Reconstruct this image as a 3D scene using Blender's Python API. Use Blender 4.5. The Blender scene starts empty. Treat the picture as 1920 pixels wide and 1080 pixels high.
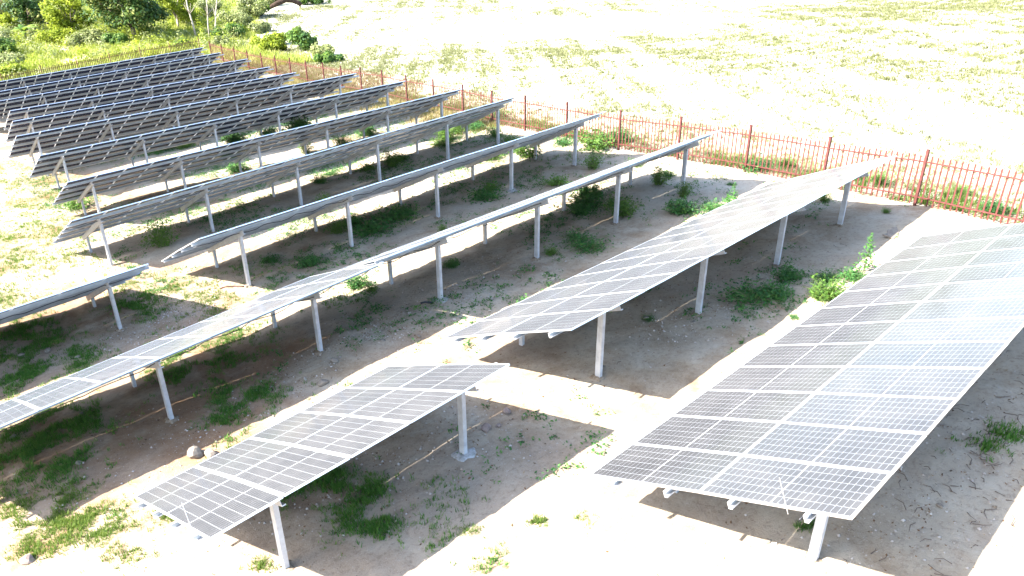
import bpy, math, random
import numpy as np
from mathutils import Matrix, Vector
R = math.radians
rng = np.random.default_rng(7)
random.seed(7)
scene = bpy.context.scene
col = scene.collection

# ------------------------------------------------------------------ camera
cam_d = bpy.data.cameras.new('camera')
cam = bpy.data.objects.new('camera', cam_d)
col.objects.link(cam)
YAW, PITCH, ROLL = 0.8201, 0.4710, -0.0041
fw = Vector((math.cos(PITCH) * math.cos(YAW), math.cos(PITCH) * math.sin(YAW), -math.sin(PITCH)))
rt = fw.cross(Vector((0, 0, 1))).normalized()
up = rt.cross(fw)
rt, up = rt * math.cos(ROLL) + up * math.sin(ROLL), up * math.cos(ROLL) - rt * math.sin(ROLL)
mw = Matrix((rt, up, -fw)).transposed().to_4x4()
mw.translation = Vector((-11.1851, -6.4849, 9.2562))
cam.matrix_world = mw
cam_d.sensor_width = 36.0
cam_d.lens = 36.0 * 1426.55 / 1920.0
cam_d.clip_start = 0.1
cam_d.clip_end = 2000.0
scene.camera = cam

# ------------------------------------------------------------------ sky and sun
SUN_EL, SUN_AZ = R(42.4), R(155.8)          # azimuth measured from +x
world = bpy.data.worlds.new('World')
scene.world = world
world.use_nodes = True
wn = world.node_tree
for n in list(wn.nodes):
    wn.nodes.remove(n)
sky = wn.nodes.new('ShaderNodeTexSky')
sky.sky_type = 'NISHITA'
sky.sun_disc = False
sky.sun_elevation = SUN_EL
sky.sun_rotation = math.pi / 2 - SUN_AZ
sky.air_density = 1.0
sky.dust_density = 1.4
bg = wn.nodes.new('ShaderNodeBackground')
bg.inputs['Strength'].default_value = 0.15
wo = wn.nodes.new('ShaderNodeOutputWorld')
wn.links.new(sky.outputs[0], bg.inputs['Color'])
wn.links.new(bg.outputs[0], wo.inputs['Surface'])
sun_d = bpy.data.lights.new('sun', 'SUN')
sun_d.energy = 5.0
sun_d.angle = R(0.53)
sun_d.color = (1.0, 0.96, 0.90)
sun = bpy.data.objects.new('sun', sun_d)
col.objects.link(sun)
sdir = Vector((math.cos(SUN_EL) * math.cos(SUN_AZ), math.cos(SUN_EL) * math.sin(SUN_AZ), math.sin(SUN_EL)))
sun.rotation_euler = sdir.to_track_quat('Z', 'Y').to_euler()
sun.location = (-20, 20, 30)
vs = scene.view_settings
vs.view_transform = 'Standard'
vs.look = 'None'
vs.exposure = 2.76
vs.gamma = 1.0
vs.use_curve_mapping = False

# ------------------------------------------------------------------ helpers
def tag(o, label=None, cat=None, group=None, kind=None):
    if label: o['label'] = label
    if cat: o['category'] = cat
    if group: o['group'] = group
    if kind: o['kind'] = kind
    return o

def link(name, data, parent=None):
    o = bpy.data.objects.new(name, data)
    col.objects.link(o)
    if parent: o.parent = parent
    return o

def empty(name, loc=(0, 0, 0)):
    o = link(name, None)
    o.location = loc
    o.empty_display_size = 0.2
    return o

def mesh_np(name, verts, faces, mats=(), smooth=False, midx=None, var=None):
    """verts (n,3) array, faces (m,k) array (all the same k)"""
    verts = np.asarray(verts, np.float32); faces = np.asarray(faces, np.int32)
    me = bpy.data.meshes.new(name)
    k = faces.shape[1]
    me.vertices.add(len(verts)); me.vertices.foreach_set('co', verts.ravel())
    me.loops.add(faces.size); me.loops.foreach_set('vertex_index', faces.ravel())
    me.polygons.add(len(faces))
    me.polygons.foreach_set('loop_start', np.arange(0, faces.size, k, dtype=np.int32))
    me.polygons.foreach_set('loop_total', np.full(len(faces), k, np.int32))
    if midx is not None: me.polygons.foreach_set('material_index', np.asarray(midx, np.int32))
    me.polygons.foreach_set('use_smooth', np.full(len(faces), smooth, bool))
    for m in mats: me.materials.append(m)
    me.update(calc_edges=True)
    if var is not None:
        at = me.attributes.new('var', 'FLOAT', 'POINT')
        at.data.foreach_set('value', np.asarray(var, np.float32))
    me.validate()
    return me

class MB:
    """collects quads / tris for one mesh"""
    def __init__(s): s.v = []; s.f = []; s.m = []
    def add(s, vs, fs, m=0):
        b = len(s.v); s.v += [tuple(v) for v in vs]
        s.f += [tuple(b + i for i in f) for f in fs]; s.m += [m] * len(fs)
    def box(s, x0, x1, y0, y1, z0, z1, m=0):
        s.add([(x0, y0, z0), (x1, y0, z0), (x1, y1, z0), (x0, y1, z0), (x0, y0, z1), (x1, y0, z1), (x1, y1, z1), (x0, y1, z1)],
              [(0, 3, 2, 1), (4, 5, 6, 7), (0, 1, 5, 4), (1, 2, 6, 5), (2, 3, 7, 6), (3, 0, 4, 7)], m)
    def prism(s, prof, p0, p1, ax, ay, m=0, cap=True):
        """profile (list of 2d) swept from p0 to p1; ax, ay span the profile plane"""
        p0 = Vector(p0); p1 = Vector(p1); ax = Vector(ax); ay = Vector(ay); n = len(prof)
        vs = [p0 + ax * a + ay * b for a, b in prof] + [p1 + ax * a + ay * b for a, b in prof]
        fs = [(i, (i + 1) % n, n + (i + 1) % n, n + i) for i in range(n)]
        if cap: fs += [tuple(range(n - 1, -1, -1)), tuple(range(n, 2 * n))]
        s.add(vs, fs, m)
    def tube(s, pts, rad, k=6, m=0):
        pts = [Vector(p) for p in pts]
        if not hasattr(rad, '__len__'): rad = [rad] * len(pts)
        rings = []; b = len(s.v); ref = None
        for i, p in enumerate(pts):
            t = (pts[min(i + 1, len(pts) - 1)] - pts[max(i - 1, 0)]).normalized()
            if ref is None: ref = Vector((1, 0, 0)) if abs(t.x) < .9 else Vector((0, 1, 0))
            a = t.cross(ref).normalized(); ref = a.cross(t).normalized() * 1.0; c = ref
            for j in range(k):
                th = 2 * math.pi * j / k
                s.v.append(tuple(p + (a * math.cos(th) + c * math.sin(th)) * rad[i]))
        for i in range(len(pts) - 1):
            for j in range(k):
                s.f.append((b + i * k + j, b + i * k + (j + 1) % k, b + (i + 1) * k + (j + 1) % k, b + (i + 1) * k + j)); s.m.append(m)
        s.f.append(tuple(b + j for j in range(k - 1, -1, -1))); s.m.append(m)
        s.f.append(tuple(b + (len(pts) - 1) * k + j for j in range(k))); s.m.append(m)
    def mesh(s, name, mats, smooth=False):
        me = bpy.data.meshes.new(name)
        me.from_pydata(s.v, [], s.f)
        for m in mats: me.materials.append(m)
        me.polygons.foreach_set('material_index', s.m)
        me.polygons.foreach_set('use_smooth', [smooth] * len(s.f))
        me.update()
        return me

def ntree(name):
    m = bpy.data.materials.new(name); m.use_nodes = True
    nt = m.node_tree
    b = nt.nodes['Principled BSDF']
    return m, nt, b

def noise(nt, scale, detail=4, rough=.55, vec=None, dist=0.0):
    n = nt.nodes.new('ShaderNodeTexNoise')
    n.inputs['Scale'].default_value = scale; n.inputs['Detail'].default_value = detail
    n.inputs['Roughness'].default_value = rough; n.inputs['Distortion'].default_value = dist
    if vec is not None: nt.links.new(vec, n.inputs['Vector'])
    return n

def ramp(nt, src, stops):
    r = nt.nodes.new('ShaderNodeValToRGB')
    while len(r.color_ramp.elements) < len(stops): r.color_ramp.elements.new(.5)
    for e, (p, c) in zip(r.color_ramp.elements, stops):
        e.position = p; e.color = (*c, 1) if len(c) == 3 else c
    nt.links.new(src, r.inputs['Fac'])
    return r

def mix(nt, fac, a, b, mode='MIX'):
    m = nt.nodes.new('ShaderNodeMix'); m.data_type = 'RGBA'; m.blend_type = mode
    for sock, v in ((m.inputs[0], fac), (m.inputs[6], a), (m.inputs[7], b)):
        if isinstance(v, bpy.types.NodeSocket): nt.links.new(v, sock)
        elif isinstance(v, tuple): sock.default_value = (*v, 1)
        else: sock.default_value = v
    return m.outputs[2]

def bump(nt, b, h, strength, dist=.02):
    n = nt.nodes.new('ShaderNodeBump'); n.inputs['Strength'].default_value = strength; n.inputs['Distance'].default_value = dist
    nt.links.new(h, n.inputs['Height']); nt.links.new(n.outputs[0], b.inputs['Normal'])

def geo_pos(nt):
    return nt.nodes.new('ShaderNodeNewGeometry').outputs['Position']

# ------------------------------------------------------------------ materials
def mat_ground():
    m, nt, b = ntree('soil')
    P = geo_pos(nt)
    big = noise(nt, .16, 5, .6, P).outputs[0]
    mid = noise(nt, .75, 6, .65, P, .6).outputs[0]
    fine = noise(nt, 9., 6, .75, P).outputs[0]
    grit = noise(nt, 45., 3, .8, P).outputs[0]
    soil = ramp(nt, mid, [(.28, (.185, .122, .070)), (.42, (.245, .187, .122)), (.56, (.295, .243, .172)), (.75, (.36, .315, .24))]).outputs[0]
    brownm = noise(nt, .34, 5, .65, P, .4).outputs[0]
    sp = nt.nodes.new('ShaderNodeSeparateXYZ'); nt.links.new(P, sp.inputs[0])
    mr = nt.nodes.new('ShaderNodeMapRange'); mr.inputs[1].default_value = 2.5; mr.inputs[2].default_value = -7.0; mr.inputs[3].default_value = -.07; mr.inputs[4].default_value = .15; nt.links.new(sp.outputs[0], mr.inputs[0])
    ba = nt.nodes.new('ShaderNodeMath'); ba.operation = 'ADD'; nt.links.new(brownm, ba.inputs[0]); nt.links.new(mr.outputs[0], ba.inputs[1])
    bm_ = ramp(nt, ba.outputs[0], [(.46, (0, 0, 0)), (.64, (.85, .85, .85))]).outputs[0]
    soil = mix(nt, bm_, soil, mix(nt, .75, soil, (.150, .068, .027)))
    pale = ramp(nt, big, [(.42, (0, 0, 0)), (.62, (1, 1, 1))]).outputs[0]
    c = mix(nt, pale, soil, mix(nt, .55, soil, (.37, .325, .25)))
    c = mix(nt, ramp(nt, fine, [(.3, (1, 1, 1)), (.5, (0, 0, 0))]).outputs[0], c, mix(nt, .5, c, (.10, .062, .04)))
    c = mix(nt, ramp(nt, fine, [(.62, (0, 0, 0)), (.75, (1, 1, 1))]).outputs[0], c, (.36, .335, .31))
    c = mix(nt, ramp(nt, grit, [(.62, (0, 0, 0)), (.72, (.7, .7, .7))]).outputs[0], c, (.45, .42, .39))
    c = mix(nt, ramp(nt, grit, [(.27, (.7, .7, .7)), (.36, (0, 0, 0))]).outputs[0], c, (.06, .042, .03))
    # open field beyond the fence: paler, drier soil
    sx = nt.nodes.new('ShaderNodeSeparateXYZ'); nt.links.new(P, sx.inputs[0])
    ma = nt.nodes.new('ShaderNodeMath'); ma.operation = 'MULTIPLY_ADD'; ma.inputs[1].default_value = -.105; ma.inputs[2].default_value = -17.0
    nt.links.new(sx.outputs[1], ma.inputs[0])
    ad = nt.nodes.new('ShaderNodeMath'); ad.operation = 'ADD'; nt.links.new(sx.outputs[0], ad.inputs[0]); nt.links.new(ma.outputs[0], ad.inputs[1])
    wob = nt.nodes.new('ShaderNodeMath'); wob.operation = 'MULTIPLY_ADD'; wob.inputs[1].default_value = 3.0; nt.links.new(mid, wob.inputs[0]); nt.links.new(ad.outputs[0], wob.inputs[2])
    fm = nt.nodes.new('ShaderNodeMapRange'); fm.inputs[1].default_value = .5; fm.inputs[2].default_value = 5.0; nt.links.new(wob.outputs[0], fm.inputs[0])
    fieldc = ramp(nt, mid, [(.3, (.25, .235, .17)), (.5, (.31, .295, .23)), (.7, (.36, .34, .28))]).outputs[0]
    mp = nt.nodes.new('ShaderNodeMapping'); mp.inputs['Rotation'].default_value = (0, 0, R(-50)); mp.inputs['Scale'].default_value = (.05, .32, 1); nt.links.new(P, mp.inputs[0])
    streak = noise(nt, 1., 5, .65, mp.outputs[0], .5).outputs[0]
    fieldc = mix(nt, ramp(nt, streak, [(.42, (0, 0, 0)), (.62, (.9, .9, .9))]).outputs[0], fieldc, mix(nt, .7, fieldc, (.155, .165, .085)))
    c = mix(nt, fm.outputs[0], c, fieldc)
    nt.links.new(c, b.inputs['Base Color'])
    b.inputs['Roughness'].default_value = .95
    b.inputs['Specular IOR Level'].default_value = .15
    h = mix(nt, .4, fine, grit)
    bump(nt, b, h, .9, .035)
    return m

def simple(name, c, rough=.6, metal=0., spec=.5, var=0.0, scale=8., c2=None, bmp=0.0):
    m, nt, b = ntree(name)
    if var or c2:
        tc = nt.nodes.new('ShaderNodeTexCoord').outputs['Object']
        n = noise(nt, scale, 5, .65, tc).outputs[0]
        c2 = c2 or tuple(v * (1 - var) for v in c)
        r = ramp(nt, n, [(.35, c2), (.62, c)])
        nt.links.new(r.outputs[0], b.inputs['Base Color'])
        if bmp: bump(nt, b, n, bmp, .01)
    else:
        b.inputs['Base Color'].default_value = (*c, 1)
    b.inputs['Roughness'].default_value = rough; b.inputs['Metallic'].default_value = metal
    b.inputs['Specular IOR Level'].default_value = spec
    return m

def leaf_mat(name, dark, mid, light, trans=.35, rough=.55):
    m, nt, b = ntree(name)
    a = nt.nodes.new('ShaderNodeAttribute'); a.attribute_name = 'var'
    r = ramp(nt, a.outputs['Fac'], [(0., dark), (.5, mid), (1., light)])
    nt.links.new(r.outputs[0], b.inputs['Base Color'])
    b.inputs['Roughness'].default_value = rough
    b.inputs['Specular IOR Level'].default_value = .15
    t = nt.nodes.new('ShaderNodeBsdfTranslucent')
    g = mix(nt, .35, r.outputs[0], (.22, .30, .03))
    nt.links.new(g, t.inputs['Color'])
    ms = nt.nodes.new('ShaderNodeMixShader'); ms.inputs[0].default_value = trans
    out = nt.nodes['Material Output']
    nt.links.new(b.outputs[0], ms.inputs[1]); nt.links.new(t.outputs[0], ms.inputs[2]); nt.links.new(ms.outputs[0], out.inputs['Surface'])
    return m

def mat_cell(name, lo, hi, bus, sheen=0., ior=1.17):
    m, nt, b = ntree(name)
    tc = nt.nodes.new('ShaderNodeTexCoord').outputs['Object']
    # fine silver busbars running across each cell
    sx = nt.nodes.new('ShaderNodeSeparateXYZ'); nt.links.new(tc, sx.inputs[0])
    mm = nt.nodes.new('ShaderNodeMath'); mm.operation = 'MULTIPLY'; mm.inputs[1].default_value = 1 / .0203; nt.links.new(sx.outputs[0], mm.inputs[0])
    fr = nt.nodes.new('ShaderNodeMath'); fr.operation = 'FRACT'; nt.links.new(mm.outputs[0], fr.inputs[0])
    lt = nt.nodes.new('ShaderNodeMath'); lt.operation = 'LESS_THAN'; lt.inputs[1].default_value = .07; nt.links.new(fr.outputs[0], lt.inputs[0])
    oi = nt.nodes.new('ShaderNodeObjectInfo')
    base = ramp(nt, oi.outputs['Random'], [(0., lo), (1., hi)]).outputs[0]
    c = mix(nt, lt.outputs[0], base, bus)
    nt.links.new(c, b.inputs['Base Color'])
    off = nt.nodes.new('ShaderNodeVectorMath'); off.operation = 'MULTIPLY_ADD'; nt.links.new(oi.outputs['Random'], off.inputs[0]); off.inputs[1].default_value = (37, 53, 11); nt.links.new(tc, off.inputs[2])
    dust = noise(nt, 1.7, 5, .65, off.outputs[0]).outputs[0]
    c = mix(nt, 1., c, ramp(nt, dust, [(.3, (.72, .72, .72)), (.7, (1.25, 1.23, 1.2))]).outputs[0], 'MULTIPLY')
    nt.links.new(c, b.inputs['Base Color'])
    rr = nt.nodes.new('ShaderNodeMapRange'); rr.inputs[1].default_value = .3; rr.inputs[2].default_value = .7; rr.inputs[3].default_value = .07; rr.inputs[4].default_value = .16
    nt.links.new(dust, rr.inputs[0]); nt.links.new(rr.outputs[0], b.inputs['Roughness'])
    b.inputs['IOR'].default_value = ior          # anti-reflective solar glass
    b.inputs['Sheen Weight'].default_value = sheen; b.inputs['Sheen Roughness'].default_value = .35
    return m

def mat_sheet():
    m, nt, b = ntree('glass_laminate')
    b.inputs['Base Color'].default_value = (.50, .515, .53, 1)
    b.inputs['Roughness'].default_value = .12
    t = nt.nodes.new('ShaderNodeBsdfTranslucent'); t.inputs['Color'].default_value = (.80, .86, .95, 1)
    ms = nt.nodes.new('ShaderNodeMixShader'); ms.inputs[0].default_value = .12
    out = nt.nodes['Material Output']
    nt.links.new(b.outputs[0], ms.inputs[1]); nt.links.new(t.outputs[0], ms.inputs[2]); nt.links.new(ms.outputs[0], out.inputs['Surface'])
    return m

M = dict(
    ground=mat_ground(), cell=mat_cell('dusty_silicon_cell', (.034, .033, .033), (.046, .044, .043), (.085, .085, .085), .24), backcell=mat_cell('silicon_cell_back', (.008, .013, .048), (.014, .020, .062), (.07, .08, .12), 0., 1.07), sheet=mat_sheet(),
    alu=simple('anodised_aluminium', (.72, .73, .74), .38, .85, .5),
    galv=simple('galvanised_steel', (.42, .43, .44), .5, .15, .5, var=.25, scale=5.),
    zinc=simple('bright_zinc', (.42, .415, .40), .55, 0., .4, var=.2, scale=4.),
    red=simple('red_oxide_paint', (.110, .032, .026), .7, 0, .25, c2=(.060, .016, .013), scale=6.),
    olive=simple('weathered_red_paint', (.10, .045, .018), .65, 0, .3, c2=(.07, .05, .016), scale=6.),
    stone=simple('pale_stone', (.19, .16, .125), .9, 0, .2, c2=(.12, .10, .08), scale=9., bmp=.6),
    darkstone=simple('brown_stone', (.22, .17, .14), .9, 0, .2, c2=(.14, .10, .085), scale=9., bmp=.6),
    gravel=simple('gravel', (.36, .33, .29), .9, 0, .2, c2=(.25, .2, .16), scale=.9),
    concrete=simple('cement_footing', (.34, .335, .32), .95, 0, .15, c2=(.22, .205, .18), scale=14., bmp=.7),
    spoil=simple('dug_soil', (.24, .19, .135), .98, 0, .1, c2=(.12, .085, .055), scale=16., bmp=.8),
    cable=simple('orange_cable', (.62, .19, .05), .5, 0, .4, c2=(.50, .27, .14), scale=3.),
    black=simple('black_pipe', (.012, .012, .014), .45),
    bark=simple('bark', (.17, .13, .10), .95, 0, .15, c2=(.08, .06, .045), scale=3., bmp=.6),
    deadwood=simple('dead_wood', (.055, .036, .026), .95, 0, .1, c2=(.022, .015, .011), scale=2., bmp=.6),
    palebark=simple('pale_bark', (.42, .37, .30), .9, 0, .15, c2=(.22, .18, .14), scale=2.5, bmp=.4),
    stem=simple('green_stem', (.10, .13, .04), .8),
    twig=simple('dead_twig', (.085, .058, .042), .95),
    leaf_mango=leaf_mat('mango_leaf', (.012, .034, .008), (.038, .080, .014), (.21, .21, .05), .22, .5),
    leaf_lime=leaf_mat('lime_leaf', (.10, .14, .010), (.20, .24, .015), (.30, .33, .03), .45),
    leaf_bush=leaf_mat('bush_leaf', (.018, .055, .012), (.06, .12, .018), (.16, .21, .03), .35),
    leaf_pale=leaf_mat('pale_scrub_leaf', (.10, .12, .035), (.20, .22, .08), (.33, .33, .17), .35),
    leaf_weed=leaf_mat('weed_leaf', (.018, .070, .022), (.042, .130, .034), (.09, .20, .04), .35),
    leaf_weed2=leaf_mat('young_weed_leaf', (.035, .085, .016), (.075, .155, .028), (.15, .23, .04), .4),
    grass=leaf_mat('grass_blade', (.04, .085, .015), (.085, .14, .02), (.17, .20, .05), .35),
    shade_grass=leaf_mat('lush_grass_blade', (.024, .090, .015), (.055, .150, .022), (.13, .21, .04), .35),
    stubble=leaf_mat('stubble_blade', (.050, .042, .024), (.135, .138, .055), (.20, .20, .10), .3),
    tallgrass=leaf_mat('tall_grass_blade', (.13, .17, .012), (.25, .28, .04), (.40, .38, .15), .4),
    drygrass=leaf_mat('dry_grass_blade', (.13, .09, .04), (.20, .15, .07), (.17, .17, .04), .3),
    litter=leaf_mat('dead_leaf', (.06, .03, .018), (.14, .065, .03), (.25, .17, .10), .1),
)

# ------------------------------------------------------------------ terrain
KY = np.array([-60, -40, -20, -12, -3.28, 3.06, 9.43, 15.97, 22.03, 28.36, 34.7, 41, 47.3, 53.7, 60, 66.3, 72.7, 82, 95, 120, 300.])
KZ = np.array([1.9, 1.9, 1.6, 1.0, .07, -.66, -1.30, -2.03, -2.47, -3.20, -3.75, -4.25, -4.9, -5.5, -6.0, -6.45, -6.8, -7.15, -7.4, -7.6, -7.6])
KH = KY[1:] - KY[:-1]; KD = (KZ[1:] - KZ[:-1]) / KH
KM = np.zeros(len(KY)); KM[1:-1] = (KD[:-1] * KH[1:] + KD[1:] * KH[:-1]) / (KH[1:] + KH[:-1])
_w = [(rng.uniform(.5, 2.6), rng.uniform(0, 6.28), rng.uniform(0, 6.28)) for _ in range(14)]
def T(x, y):
    x = np.asarray(x, float); y = np.asarray(y, float)
    yc = np.clip(y, KY[0], KY[-1]); i = np.clip(np.searchsorted(KY, yc, side='right') - 1, 0, len(KY) - 2)
    t = (yc - KY[i]) / KH[i]
    z = (2 * t**3 - 3 * t * t + 1) * KZ[i] + (t**3 - 2 * t * t + t) * KH[i] * KM[i] + (-2 * t**3 + 3 * t * t) * KZ[i + 1] + (t**3 - t * t) * KH[i] * KM[i + 1]
    z = z + .9 * np.tanh(x / 30)
    for k, a, p in _w:                         # gentle unevenness of trodden earth
        z = z + .017 / k**.7 * np.sin(k * (x * np.cos(a) + y * np.sin(a)) + p)
    return z

def axis(stops):
    out = [stops[0][0]]
    for (a, s0), (b, s1) in zip(stops[:-1], stops[1:]):
        x = a
        while x < b - 1e-6:
            f = (x - a) / (b - a); x = min(b, x + s0 + (s1 - s0) * f); out.append(x)
    return np.array(out)
gx = axis([(-500, 90), (-60, 4), (-16, .3), (-12, .14), (4, .16), (18, .3), (40, 1.2), (130, 6), (700, 120)])
gy = axis([(-400, 90), (-40, 3), (-9, .3), (-6, .14), (14, .16), (30, .3), (86, .8), (150, 6), (800, 120)])
X, Y = np.meshgrid(gx, gy)
rough = rng.normal(0, .009, X.shape) + .02 * np.sin(X * 3.1 + 2 * np.sin(Y * 1.7)) * np.sin(Y * 2.7 + X)
near = np.exp(-np.maximum(0, np.maximum(np.abs(X - 2) - 18, np.abs(Y - 12) - 22)) / 4)
# low ploughed ridges across the open field
ridge = .05 * np.sin((X * math.sin(R(50)) - Y * math.cos(R(50))) * 2 * math.pi / 1.6) * (X > 24 + .1 * Y)
Z = T(X, Y) + rough * near + ridge
V = np.stack([X.ravel(), Y.ravel(), Z.ravel()], 1)
nxg = len(gx); ii = np.arange(len(gy) - 1)[:, None] * nxg + np.arange(nxg - 1)[None]
F = np.stack([ii, ii + 1, ii + nxg + 1, ii + nxg], -1).reshape(-1, 4)
ground = link('ground', mesh_np('ground', V, F, [M['ground']], True))
tag(ground, 'sunlit stony earth sloping gently away under the panel rows and into the field', 'ground', kind='structure')

# unseen hill ridge added beyond the field so the glass mirrors less bright sky
az = np.linspace(R(-35), R(125), 160); vs_ = []
rh = np.random.default_rng(77)
prof = 80 + 14 * np.sin(az * 3.1 + .6) + 10 * np.sin(az * 7.3 + 2) + 5 * np.sin(az * 17 + 1) + rh.normal(0, 1.4, 160)
for f, hgt in ((0, -.2), (.25, .22), (.5, .62), (.8, .93), (1., 1.), (1.3, .8), (1.8, 0.)):
    rad = 360 + 220 * f + 12 * np.sin(az * 11 + f * 5)
    vs_.append(np.stack([np.cos(az) * rad, np.sin(az) * rad, -10 + prof * hgt + rh.normal(0, 1.2, 160) * (hgt > .1)], 1))
HV = np.concatenate(vs_); hi_ = np.arange(6)[:, None] * 160 + np.arange(159)[None]
HF = np.stack([hi_, hi_ + 1, hi_ + 161, hi_ + 160], -1).reshape(-1, 4)
added_hills = link('added_hills', mesh_np('added_hills', HV, HF, [simple('added_hillside', (.075, .095, .035), .95, 0, .1, c2=(.03, .05, .018), scale=.05)], True))
tag(added_hills, 'added unseen hill ridge across the field, reflected in the nearest table', 'added_hills', kind='structure')

# ------------------------------------------------------------------ solar tables
TILT = 0.4327; CT, ST = math.cos(TILT), math.sin(TILT)
PXM, PLM = 1.174, 2.300           # module pitch along the row and up the slope
PW, PH = 1.150, 2.296             # module size
FR = .013
def panel_meshes():
    b = MB(); hw, hh = PW / 2, PH / 2
    # frame: four mitred bars, 35 mm deep
    for x0, x1, y0, y1 in ((-hw, hw, -hh, -hh + FR), (-hw, hw, hh - FR, hh), (-hw, -hw + FR, -hh + FR, hh - FR), (hw - FR, hw, -hh + FR, hh - FR)):
        b.box(x0, x1, y0, y1, -.035, 0., 0)
    b.box(-hw + FR, hw - FR, -hh + FR, hh - FR, -.0095, -.0045, 1)
    frame = b.mesh('panel', [M['alu'], M['sheet']])
    vs = []; fs = []
    W = PW - 2 * FR - .028; px = W / 6; half = (PH - 2 * FR - .030 - .014) / 2; py = half / 12
    gxg, gyg = .0040, .0026
    for z, s in ((-.0038, 1), (-.0102, -1)):
        if s < 0: gxg, gyg = .003, .0022
        for h in (0, 1):
            y00 = -hh + FR + .015 + h * (half + .014)
            for i in range(6):
                for j in range(12):
                    x0 = -W / 2 + i * px + gxg / 2; x1 = x0 + px - gxg; y0 = y00 + j * py + gyg / 2; y1 = y0 + py - gyg
                    q = [(x0, y0, z), (x1, y0, z), (x1, y1, z), (x0, y1, z)]
                    if s < 0: q = q[::-1]
                    b0 = len(vs); vs += q; fs.append((b0, b0 + 1, b0 + 2, b0 + 3))
    cells = mesh_np('cells', vs, fs, [M['cell'], M['backcell']], False, [0] * 144 + [1] * 144)
    # junction boxes on the back
    j = MB()
    j.box(-.06, .06, -.035, .035, -.03, -.0103, 0)
    jb = j.mesh('junction_box', [M['black']])
    return frame, cells, jb
PANEL, CELLS, JBOX = panel_meshes()

PURLIN_S = (.60, 1.70, 2.86, 4.02)
CH = [(-.03, -.05), (.03, -.05), (.03, -.035), (-.022, -.035), (-.022, .035), (.03, .035), (.03, .05), (-.03, .05)]       # C channel
RCH = [(-.035, -.075), (.035, -.075), (.035, -.055), (-.026, -.055), (-.026, .055), (.035, .055), (.035, .075), (-.035, .075)]
PCH = [(-.075, -.045), (.075, -.045), (.075, -.033), (-.063, -.033), (-.063, .033), (.075, .033), (.075, .045), (-.075, .045)]

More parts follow.
